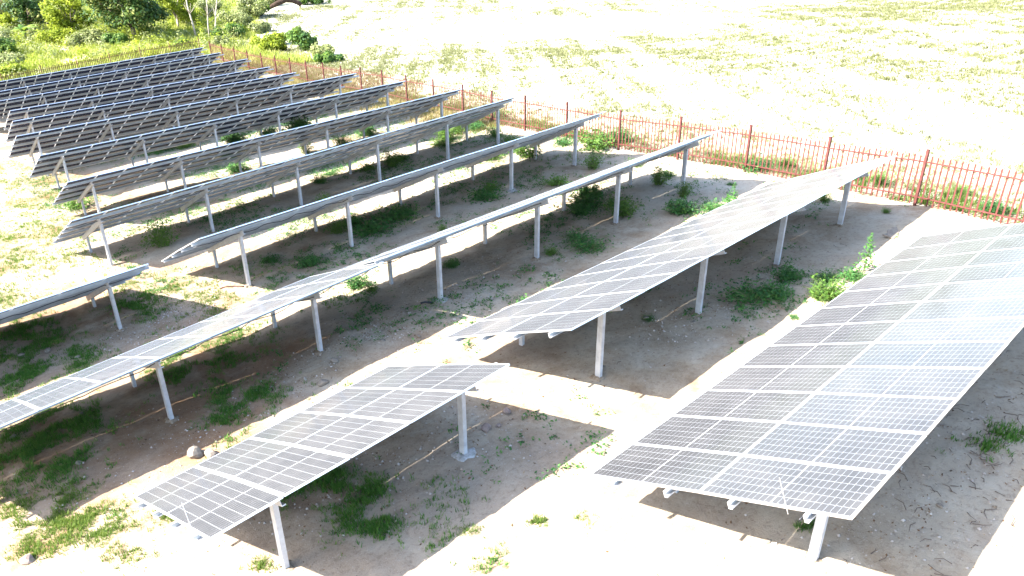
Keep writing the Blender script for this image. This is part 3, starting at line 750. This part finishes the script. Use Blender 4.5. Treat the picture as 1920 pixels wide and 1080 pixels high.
# tall flowering weed poking up at the low edge of the nearest table
for j, (x, y, h, lab) in enumerate([(9.45, .95, 1.15, 'tall pointed sunlit weed at the low edge of the nearest solar table'), (12.3, 7.0, .95, 'tall thin sunlit weed by the fourth post of the third row'), (11.4, 6.7, .8, 'tall thin sunlit weed behind the second-row table, left of its twin')]):
    r = np.random.default_rng(200 + j); root = empty('tall_weed', (x, y, float(T(x, y)))); tag(root, lab, 'weed')
    b = MB(); b.tube([(0, 0, -.05), (.03, 0, h * .5), (.06, .03, h)], [.012, .009, .003], 5); link('stem', b.mesh('stem', [M['stem']]), root)
    t = r.uniform(.1, 1., 170); C = np.stack([.06 * t, .03 * t, h * t], 1) + r.normal(0, 1, (170, 3)) * (.15 * (1.08 - t))[:, None]; C[:, 2] = np.maximum(C[:, 2], .03)
    n = r.normal(0, .5, (170, 3)) + [0, 0, 1.]; n /= np.linalg.norm(n, axis=1, keepdims=True)
    V, F = quads_from(C, n, .06 * (1.25 - .7 * t), .5, None, r, .2)
    link('foliage', mesh_np('foliage', V, F, [M['leaf_weed']], False, None, np.repeat(r.uniform(.4, 1, 170), 4)), root)

# ------------------------------------------------------------------ grasses (stuff)
def blades(pos, h, w, per, seed, leanf=.5):
    """tufts of single-triangle blades"""
    r = np.random.default_rng(seed); n = len(pos)
    P = np.repeat(pos, per, 0); H = np.repeat(np.asarray(h) * np.ones(n), per) * r.uniform(.5, 1.15, n * per)
    Wd = w * r.uniform(.6, 1.3, n * per)
    a = r.uniform(0, 2 * np.pi, n * per); off = r.normal(0, 1, (n * per, 2)) * (np.repeat(np.asarray(h) * np.ones(n), per) * .35)[:, None]
    B = np.stack([P[:, 0] + off[:, 0], P[:, 1] + off[:, 1], P[:, 2] - .01], 1)
    d = np.stack([np.cos(a), np.sin(a), 0 * a], 1); s = np.stack([-np.sin(a), np.cos(a), 0 * a], 1)
    ln = r.uniform(.1, leanf * 2, n * per)
    tip = B + d * (ln * H)[:, None] + np.stack([0 * H, 0 * H, H], 1)
    V = np.stack([B - s * Wd[:, None], B + s * Wd[:, None], tip], 1).reshape(-1, 3)
    F = np.arange(3 * n * per).reshape(-1, 3)
    var = np.clip(np.repeat(r.normal(.5, .22, n), per) + r.normal(0, .12, n * per), 0, 1)
    return V, F, np.repeat(var, 3)

LIT = [(-3.22,42.34,1.17,-2.14,-1.68,-7.84,700),(-4.80,33.50,1.19,-1.78,-0.91,-4.02,700),(-6.63,27.96,0.88,-1.37,-1.01,-4.94,800),(-2.60,37.62,0.75,-1.14,-0.92,-3.67,300),(-4.56,28.15,0.60,-0.96,-0.89,-3.45,300),(-8.16,21.93,0.63,-0.86,-0.33,-1.69,250),(-3.89,17.88,0.73,-0.91,-0.43,-1.12,350),(-4.68,19.67,0.51,-0.63,-0.23,-0.69,150),(-3.40,15.57,0.67,-0.91,-0.45,-1.05,300),(-4.51,14.75,0.43,-0.58,-0.28,-0.70,150),(-10.35,8.37,0.46,-0.52,-0.12,-0.56,260),(-9.77,7.93,0.38,-0.44,-0.19,-0.74,250),(-9.81,7.06,0.44,-0.49,-0.14,-0.51,250),(-9.32,6.61,0.36,-0.41,-0.18,-0.58,250),(-8.38,5.99,0.29,-0.33,-0.10,-0.25,90),(-10.59,7.29,0.43,-0.48,-0.11,-0.50,160),(-3.48,-0.05,0.12,-0.14,-0.12,-0.11,70),(-3.97,0.58,0.07,-0.09,-0.06,-0.06,20),(-4.97,1.29,0.12,-0.14,-0.09,-0.10,30),(-9.36,5.42,0.41,-0.46,-0.09,-0.29,60),(-7.92,3.52,0.19,-0.22,-0.08,-0.17,40)]
SH = [(-5.30,17.60,0.53,-0.66,-0.41,-1.21,700),(-8.34,17.57,0.79,-0.95,-0.41,-1.79,1000),(-7.74,14.83,0.62,-0.80,-0.29,-1.08,600),(-9.05,15.56,0.52,-0.65,-0.30,-1.43,600),(-9.76,10.34,0.67,-0.82,-0.27,-1.20,700),(-9.72,11.26,0.52,-0.66,-0.34,-1.58,700),(-5.86,4.50,0.43,-0.51,-0.31,-0.52,500),(-6.01,2.93,0.40,-0.45,-0.32,-0.49,350),(-5.47,1.57,0.24,-0.29,-0.16,-0.21,90),(-6.50,4.63,0.35,-0.41,-0.24,-0.44,300),(-5.71,9.26,0.44,-0.55,-0.28,-0.62,300),(-6.44,8.21,0.33,-0.40,-0.28,-0.65,250),(-5.21,8.84,0.52,-0.66,-0.29,-0.59,350),(-9.04,8.76,0.24,-0.28,-0.09,-0.31,90),(-5.50,12.83,0.69,-0.94,-0.33,-0.85,500),(-4.01,12.68,0.59,-0.84,-0.48,-1.05,500),(-8.94,11.67,0.72,-0.91,-0.21,-0.84,600),(-5.52,3.49,0.20,-0.25,-0.27,-0.40,160),(2.48,-4.22,0.23,-0.28,-0.24,-0.08,90),(3.30,-4.40,0.22,-0.28,-0.35,-0.11,90),(-4.74,2.34,0.39,-0.47,-0.38,-0.48,60),(-1.17,-2.87,0.11,-0.13,-0.09,-0.05,60),(-5.19,0.76,0.24,-0.28,-0.17,-0.19,70),(-9.00,6.81,0.29,-0.34,-0.11,-0.33,80),(14.54,17.33,0.96,-1.52,-1.36,-1.28,150),(-6.19,11.80,0.56,-0.76,-0.23,-0.62,250),(-0.87,12.29,0.60,-0.90,-0.45,-0.74,120),(-1.49,17.28,0.73,-0.96,-0.44,-0.93,90),(10.01,19.43,1.01,-1.47,-1.08,-1.30,120),(-2.43,27.23,0.43,-0.75,-0.42,-1.32,60)]
def vnoise(x, y, s, seed):
    r = np.random.default_rng(seed); z = 0
    for k in range(6):
        a = r.uniform(0, 6.28); f = s * r.uniform(.6, 2.2); z = z + np.sin(f * (x * math.cos(a) + y * math.sin(a)) + r.uniform(0, 6.28) + 1.3 * np.sin(f * .6 * (x * math.sin(a) - y * math.cos(a))))
    return z / 6
def sample(L, mult, seed):
    r = np.random.default_rng(seed); out = []
    for cx, cy, ax, ay, bx, by, n in L:
        n = int(n * mult); a = r.normal(0, .62, n); b = r.normal(0, .62, n)
        out.append(np.stack([cx + a * ax + b * bx, cy + a * ay + b * by], 1))
    p = np.concatenate(out); keep = vnoise(p[:, 0], p[:, 1], 3.2, seed) + .5 * vnoise(p[:, 0], p[:, 1], 9., seed + 1) + r.normal(0, .18, len(p)) > -.02
    p = p[keep]; return np.c_[p, T(p[:, 0], p[:, 1])]
def stuff(name, label, parts, mat, cat='grass'):
    V, F, w = parts
    return tag(link(name, mesh_np(name, V, F, [mat], False, None, w)), label, cat, kind='stuff')
p = sample(LIT, 2.6, 301); stuff('grass', 'sparse sunlit yellow-green grass tufts on the bare earth', blades(p, .085, .0085, 6, 302), M['grass'])
p = sample(SH, 1.7, 303); stuff('shade_grass', 'dark green grass in the shade under the solar tables', blades(p, .10, .0095, 7, 304), M['shade_grass'])
# wide meadow left of the rows
r = np.random.default_rng(305); n = 17000
p = np.stack([r.uniform(-14, -3.2, n), r.uniform(19, 62, n)], 1)
k = (vnoise(p[:, 0], p[:, 1], 1.1, 306) + r.normal(0, .2, n) > -.05) & (p[:, 0] < -4.6 + .05 * (p[:, 1] - 25)); p = p[k]
stuff('meadow_grass', 'patchy sunlit meadow grass left of the panel rows', blades(np.c_[p, T(p[:, 0], p[:, 1])], .13, .011, 7, 307), M['grass'])

# field stubble beyond the red fence, in rough rows
r = np.random.default_rng(310); n = 300000
q = r.uniform(0, 1, n); x = 17 + 90 * q**1.35; y = r.uniform(-22, 125, n)
fx = np.interp(y, [-22, -5, 2, 9, 21, 38, 84, 125], [10.2, 13.9, 15.6, 16.8, 17.8, 20.6, 26., 40.])
rowd = x * math.sin(R(50)) - y * math.cos(R(50))
along = x * math.cos(R(50)) + y * math.sin(R(50))
dens = .5 * vnoise(rowd * 1.0, along * .10, .9, 316) + .20 * np.cos(rowd * 2 * np.pi / 3.2 + 2 * vnoise(x, y, .12, 315)) + 1.15 * vnoise(x, y, .09, 311) + .55 * vnoise(x, y, .5, 312) + .5 * np.exp(-(x - fx) / 2.0)
track = np.abs((x - 37.3) * .27 - (y - 73.5)) < 1.6
keep = (x > fx + .15) & (dens + r.normal(0, .45, n) > .34) & ~(track & (x > 30)) & (y < 118 - .02 * x)
p = np.stack([x, y], 1)[keep]; dist = np.hypot(p[:, 0] + 11, p[:, 1] + 6)
hh = np.clip(.15 + .0010 * dist, .1, .24) * r.uniform(.6, 1.3, len(p))
V, F, w = blades(np.c_[p, T(p[:, 0], p[:, 1])], hh, .017, 5, 313, .7)
V = V.reshape(-1, 3, 3); mid_ = V[:, :2].mean(1, keepdims=True); dd = np.hypot(V[:, 0, 0] + 11, V[:, 0, 1] + 6)
V[:, :2] = mid_ + (V[:, :2] - mid_) * np.clip(dd / 34, 1, 2.0)[:, None, None]
stuff('field_grass', 'thin yellow-green stubble and weeds growing in rows over the pale field', (V.reshape(-1, 3), F, w), M['stubble'])

# grass strip along the outside and inside of the red fence
r = np.random.default_rng(320); n = 9000
y = r.uniform(-6, 84, n); fx = np.interp(y, [-5, 2, 9, 21, 31, 38, 53, 67, 84], [13.9, 15.6, 16.8, 17.6, 19.4, 20.3, 22., 23.4, 24.6])
x = fx + np.abs(r.normal(0, 1.0, n)) + .1
k = vnoise(x, y, .9, 321) + r.normal(0, .2, n) > -.05
p = np.stack([x, y], 1)[k]
stuff('verge_grass', 'green grass strip along the outer side of the red fence', blades(np.c_[p, T(p[:, 0], p[:, 1])], .24, .016, 7, 322), M['grass'])
n = 6500; y = r.uniform(26, 85, n); fx = np.interp(y, [21, 31, 38, 53, 67, 84], [17.6, 19.4, 20.3, 22., 23.4, 24.6]); x = fx - np.abs(r.normal(0, 1.6, n))
p = np.stack([x, y], 1)[vnoise(x, y, .7, 323) > -.35]
stuff('dry_grass', 'dry tan grass inside the red fence at the row ends', blades(np.c_[p, T(p[:, 0], p[:, 1])], .28, .018, 6, 324), M['drygrass'])
# tall scrub grass behind the rear fence
n = 34000; x = r.uniform(-4, 54, n); y = r.uniform(66, 165, n)
k = (y > np.interp(x, [-4, 5.5, 12.9, 17, 24.6, 25, 32, 52], [79.8, 80.6, 82.4, 83.8, 85.5, 70, 66, 100])) & (x < np.interp(y, [66, 80, 88, 98, 119, 150], [30, 31, 33, 38, 49, 56])) & (vnoise(x, y, .45, 326) + r.normal(0, .2, n) > -.35)
p = np.stack([x, y], 1)[k]; hh = r.uniform(.45, 1.15, len(p)) * (.75 + .35 * vnoise(p[:, 0], p[:, 1], .3, 327))
stuff('tall_grass', 'tall pale yellow-green grass and scrub behind the rear fence', blades(np.c_[p, T(p[:, 0], p[:, 1])], hh, .045, 9, 328), M['tallgrass'])

for nm, lab, lm, sd, cnt in (('undergrowth', 'tangled lime-green undergrowth filling the ground behind the rear fence', 'leaf_lime', 340, 420), ('pale_undergrowth', 'pale dry undergrowth mixed through the scrub behind the rear fence', 'leaf_pale', 341, 420)):
    r = np.random.default_rng(sd); cl = []
    while len(cl) < cnt:
        x = r.uniform(-2, 50); y = r.uniform(82, 160)
        if y < np.interp(x, [-4, 5.5, 12.9, 17, 24.6, 26, 32, 50], [81.5, 82, 84, 85.2, 88, 84, 86, 116]) or x > np.interp(y, [80, 88, 98, 119, 160], [30, 33, 38, 48, 56]): continue
        h = r.uniform(.5, 2.0) * (1. if y > 88 else .7); w_ = r.uniform(.6, 1.6); cl.append((np.array([x, y, float(T(x, y)) + h * .45]), (w_, w_, h * .7)))
    V, F, w = crown_np(r, cl, 85, .17, .45, .6, .25)
    tag(link(nm, mesh_np(nm, V, F, [M[lm]], False, None, w)), lab, 'undergrowth', kind='stuff')
# ------------------------------------------------------------------ stones, gravel, litter
def stone(name, label, x, y, w, mat, seed, flat=.6, cat='stone'):
    import bmesh
    bm = bmesh.new(); bmesh.ops.create_icosphere(bm, subdivisions=2, radius=1)
    r = np.random.default_rng(seed); cuts = [(unit(r, 1)[0], r.uniform(.55, .85)) for _ in range(9)]
    for v in bm.verts:
        c = np.array(v.co)
        for n_, d_ in cuts:
            t = c @ n_
            if t > d_: c = c - n_ * (t - d_)
        v.co = c * np.array([w * .5, w * .38, w * .5 * flat])
    me = bpy.data.meshes.new(name); bm.to_mesh(me); bm.free(); me.materials.append(mat)
    o = link(name, me); o.location = (x, y, float(T(x, y)) + w * .5 * flat * .45); o.rotation_euler = (r.uniform(-.15, .15), r.uniform(-.15, .15), r.uniform(0, 6.28))
    return tag(o, label, cat, 'loose stones on the ground')
STONES = [
 ((-7.34, 7.58, .46), 'stone', 'large pale flat stone just behind the short foreground table'),
 ((-7.12, 7.33, .34), 'stone', 'flat broken stone tucked beside the large pale stone'),
 ((-1.93, 3.61, .26), 'darkstone', 'round brown stone near the sunlit gap right of the foreground post'),
 ((-2.70, 3.42, .30), 'darkstone', 'large brown stone right of the tall post of the foreground table'),
 ((-2.45, 3.32, .17), 'darkstone', 'small brown stone touching the larger one right of the foreground post'),
 ((-8.80, 16.60, .24), 'stone', 'white stone in the shaded grass at the left edge'),
 ((-8.21, 16.30, .26), 'stone', 'pale rounded stone in the shaded grass, right of the white one'),
 ((-8.54, 11.73, .13), 'stone', 'small white stone in dark grass under the glaring left table'),
 ((-5.47, 7.70, .11), 'stone', 'small white stone beside grass behind the short foreground table'),
 ((-3.21, 8.76, .26), 'stone', 'white stone right of the second tall post of the glaring left table'),
 ((-3.97, 8.06, .34), 'stone', 'flat grey stone below the second tall post of the glaring left table'),
 ((-1.83, 8.60, .2), 'stone', 'grey stone in gravel left of the sunlit strip'),
 ((3.97, 2.87, .15), 'stone', 'small pale stone beside the second tall post of the second-row table'),
 ((-1.04, 8.06, .14), 'stone', 'pale stone at the near edge of the sunlit strip in the third row'),
 ((-1.83, -2.58, .14), 'stone', 'white stone under the left end of the nearest table'),
 ((2.22, -4.39, .12), 'stone', 'white stone right of the nearest table among twigs'),
 ((.55, -4.30, .13), 'stone', 'pale stone in the nearest table shadow, lower right'),
 ((-9.97, 11.91, .2), 'stone', 'tan stone at the left edge below the glaring table'),
 ((-7.70, 15.15, .2), 'stone', 'tan stone between grass patches at left, below the fourth row'),
 ((-9.22, 9.26, .17), 'stone', 'blue-grey stone in grass at lower left'),
 ((3.38, 3.95, .2), 'stone', 'white stone beside the small weed under the second-row table'),
 ((-10.75, 6.9, .32), 'darkstone', 'dark stone at the left edge of the sunlit lower-left corner'),
]
for i, ((x, y, w), mt, lab) in enumerate(STONES):
    stone('stone', lab, x, y, w, M[mt], 400 + i)
# broken slab near the fence
b = MB(); out = [(-.42, -.12), (-.2, -.22), (.1, -.2), (.40, -.10), (.28, .02), (.12, .03), (.05, .12), (-.22, .10), (-.36, .22)]
b.prism(out, (0, 0, 0), (0, 0, .045), (1, 0, 0), (0, 1, 0))
o = link('broken_slab', b.mesh('broken_slab', [M['stone']])); o.location = (12.54, 1.51, float(T(12.54, 1.51)) + .05); o.rotation_euler = (.12, -.1, .3)
tag(o, 'broken flat grey slab lying on shaded earth near the red fence', 'slab')
# gravel and crumbs
r = np.random.default_rng(500); n = 9000
cx = np.array([(-3.6, 3.2, 2.4), (-5.5, 4.0, 2.6), (.8, 8.6, 1.8), (-1.5, 9.2, 2.0), (4.0, 3.2, 2.2), (0., -4., 3.), (2.8, -4.5, 2.6), (-5.5, 15.2, 1.6), (-7.6, 8.2, 2.4), (-4.2, 8.6, 2.0), (7., 2.6, 2.4), (3., 10., 3.), (6., 16., 4.), (-1., 22., 4.), (-4.5, 15.5, 1.6)])
pk = cx[r.integers(0, len(cx), n)]; x = pk[:, 0] + r.normal(0, .6, n) * pk[:, 2]; y = pk[:, 1] + r.normal(0, .35, n) * pk[:, 2]
s = .008 + .030 * r.uniform(0, 1, n)**5; z = T(x, y)
oc = np.array([(1, 0, 0), (0, 1, 0), (-1, 0, 0), (0, -1, 0), (0, 0, .8), (0, 0, -.6)]); of = np.array([(0, 1, 4), (1, 2, 4), (2, 3, 4), (3, 0, 4), (1, 0, 5), (2, 1, 5), (3, 2, 5), (0, 3, 5)])
ang = r.uniform(0, 6.28, n); jit = r.uniform(.6, 1.3, (n, 6, 1)); q = oc[None] * jit
qx = q[..., 0] * np.cos(ang)[:, None] - q[..., 1] * np.sin(ang)[:, None]; qy = q[..., 0] * np.sin(ang)[:, None] + q[..., 1] * np.cos(ang)[:, None]
V = np.stack([qx, qy, q[..., 2]], -1) * s[:, None, None] + np.stack([x, y, z + s * .3], 1)[:, None]
F = (of[None] + (np.arange(n) * 6)[:, None, None]).reshape(-1, 3)
tag(link('gravel', mesh_np('gravel', V.reshape(-1, 3), F, [M['gravel']])), 'loose gravel and pebbles scattered over the shaded earth', 'gravel', kind='stuff')
# dead leaves
n = 5200; pk = cx[r.integers(0, len(cx), n)]; x = pk[:, 0] + r.normal(0, .8, n) * pk[:, 2]; y = pk[:, 1] + r.normal(0, .5, n) * pk[:, 2] + .8
C = np.stack([x, y, T(x, y) + .015], 1); nn = r.normal(0, .35, (n, 3)) + [0, 0, 1.]; nn /= np.linalg.norm(nn, axis=1, keepdims=True)
V, F = quads_from(C, nn, r.uniform(.012, .034, n), .55, None, r, .3)
tag(link('leaf_litter', mesh_np('leaf_litter', V, F, [M['litter']], False, None, np.repeat(r.uniform(0, 1, n), 4))), 'brown dead leaves littering the shaded earth', 'leaf litter', kind='stuff')
# dark crumbs and clods lying on the sunlit earth
n = 2600; x = r.uniform(-12, 14, n); y = r.uniform(-5, 30, n); k = vnoise(x, y, 1.2, 520) + r.normal(0, .25, n) > .12; x, y = x[k], y[k]; n = len(x)
C = np.stack([x, y, T(x, y) + .012], 1); nn = r.normal(0, .4, (n, 3)) + [0, 0, 1.]; nn /= np.linalg.norm(nn, axis=1, keepdims=True)
V, F = quads_from(C, nn, .012 + .03 * r.uniform(0, 1, n)**3, .6, None, r, .35)
tag(link('clods', mesh_np('clods', V, F, [M['litter']], False, None, np.repeat(r.uniform(0, .5, n), 4))), 'small dark crumbs and dead bits strewn on the sunlit earth', 'debris', kind='stuff')
# low seedlings and creeping cover between the rows
n = 34000; x = r.uniform(-6, 16.5, n); y = r.uniform(1., 42, n)
k = (vnoise(x, y, .8, 530) + .6 * vnoise(x, y, 2.6, 531) + r.normal(0, .15, n) > .48 - .016 * np.clip(y, 0, 24)) & (x > -5.2 + .03 * y) & (x < np.interp(y, [-5, 2, 9, 21, 38, 84], [13.9, 15.5, 16.6, 17.4, 20.2, 24.6]) - .3)
x, y = x[k], y[k]; n = len(x); per = 7
C = np.repeat(np.stack([x, y, T(x, y) + .02], 1), per, 0) + r.normal(0, 1, (n * per, 3)) * [.06, .06, .0]; C[:, 2] += np.abs(r.normal(0, .045, n * per))
nn = r.normal(0, .5, (n * per, 3)) + [0, 0, 1.]; nn /= np.linalg.norm(nn, axis=1, keepdims=True)
V, F = quads_from(C, nn, r.uniform(.02, .05, n * per), .5, None, r, .2)
tag(link('ground_cover', mesh_np('ground_cover', V, F, [M['leaf_weed']], False, None, np.repeat(np.repeat(r.uniform(.1, .9, n), per), 4))), 'thin creeping green ground cover between the panel rows', 'ground cover', kind='stuff')
# twigs near the nearest table
b = MB(); rd = random.Random(9)
for i in range(130):
    zone = rd.choice([(2.6, -4.4, 1.6, .7), (1.4, -4.2, 1.2, .6), (4.2, -4.3, 1.5, .6), (.2, -4.6, 1.4, .6), (8., 3., 3., .6)])
    x = zone[0] + rd.gauss(0, zone[2]); y = zone[1] + rd.gauss(0, zone[3]); a = rd.uniform(0, 6.28); L = rd.uniform(.08, .32)
    pts = []
    for k in range(3):
        xx = x + math.cos(a + .3 * k) * L * k / 2; yy = y + math.sin(a + .3 * k) * L * k / 2; pts.append((xx, yy, float(T(xx, yy)) + .02 + .02 * (k == 1)))
    b.tube(pts, [.009, .007, .004], 4)
tag(link('twigs', b.mesh('twigs', [M['twig']])), 'dark broken twigs scattered in the shade right of the nearest table', 'twigs', kind='stuff')

# ------------------------------------------------------------------ pipe and hose pieces
# black pipe stubs at posts
for j, (x, y, L, a, lab) in enumerate([(-3.58, 3.22, .42, .9, 'short black pipe stub beside the tall post of the foreground table'), (.45, 9.38, .35, 2.6, 'short black pipe stub at the first tall post of the third-row table'), (.55, 3.1, .3, .4, 'black pipe stub at the first tall post of the second-row table')]):
    b = MB(); b.tube([(0, 0, 0), (math.cos(a) * L * .6, math.sin(a) * L * .6, .05), (math.cos(a) * L, math.sin(a) * L, .02)], .028, 8)
    o = link('pipe_stub', b.mesh('pipe_stub', [M['black']], True)); o.location = (x, y, float(T(x, y)) + .03); tag(o, lab, 'pipe')
b = MB(); pts = []
for k in range(9):
    xx = -2.95 + k * .075; yy = 16.45 - k * .06 + .12 * math.sin(k * .4); pts.append((xx, yy, float(T(xx, yy)) + .03))
b.tube(pts, .022, 6)
o = link('dark_hose', b.mesh('dark_hose', [simple('dark_red_hose', (.09, .02, .015), .6)], True)); tag(o, 'dark red hose piece lying by the first post of the fourth-row table', 'hose')
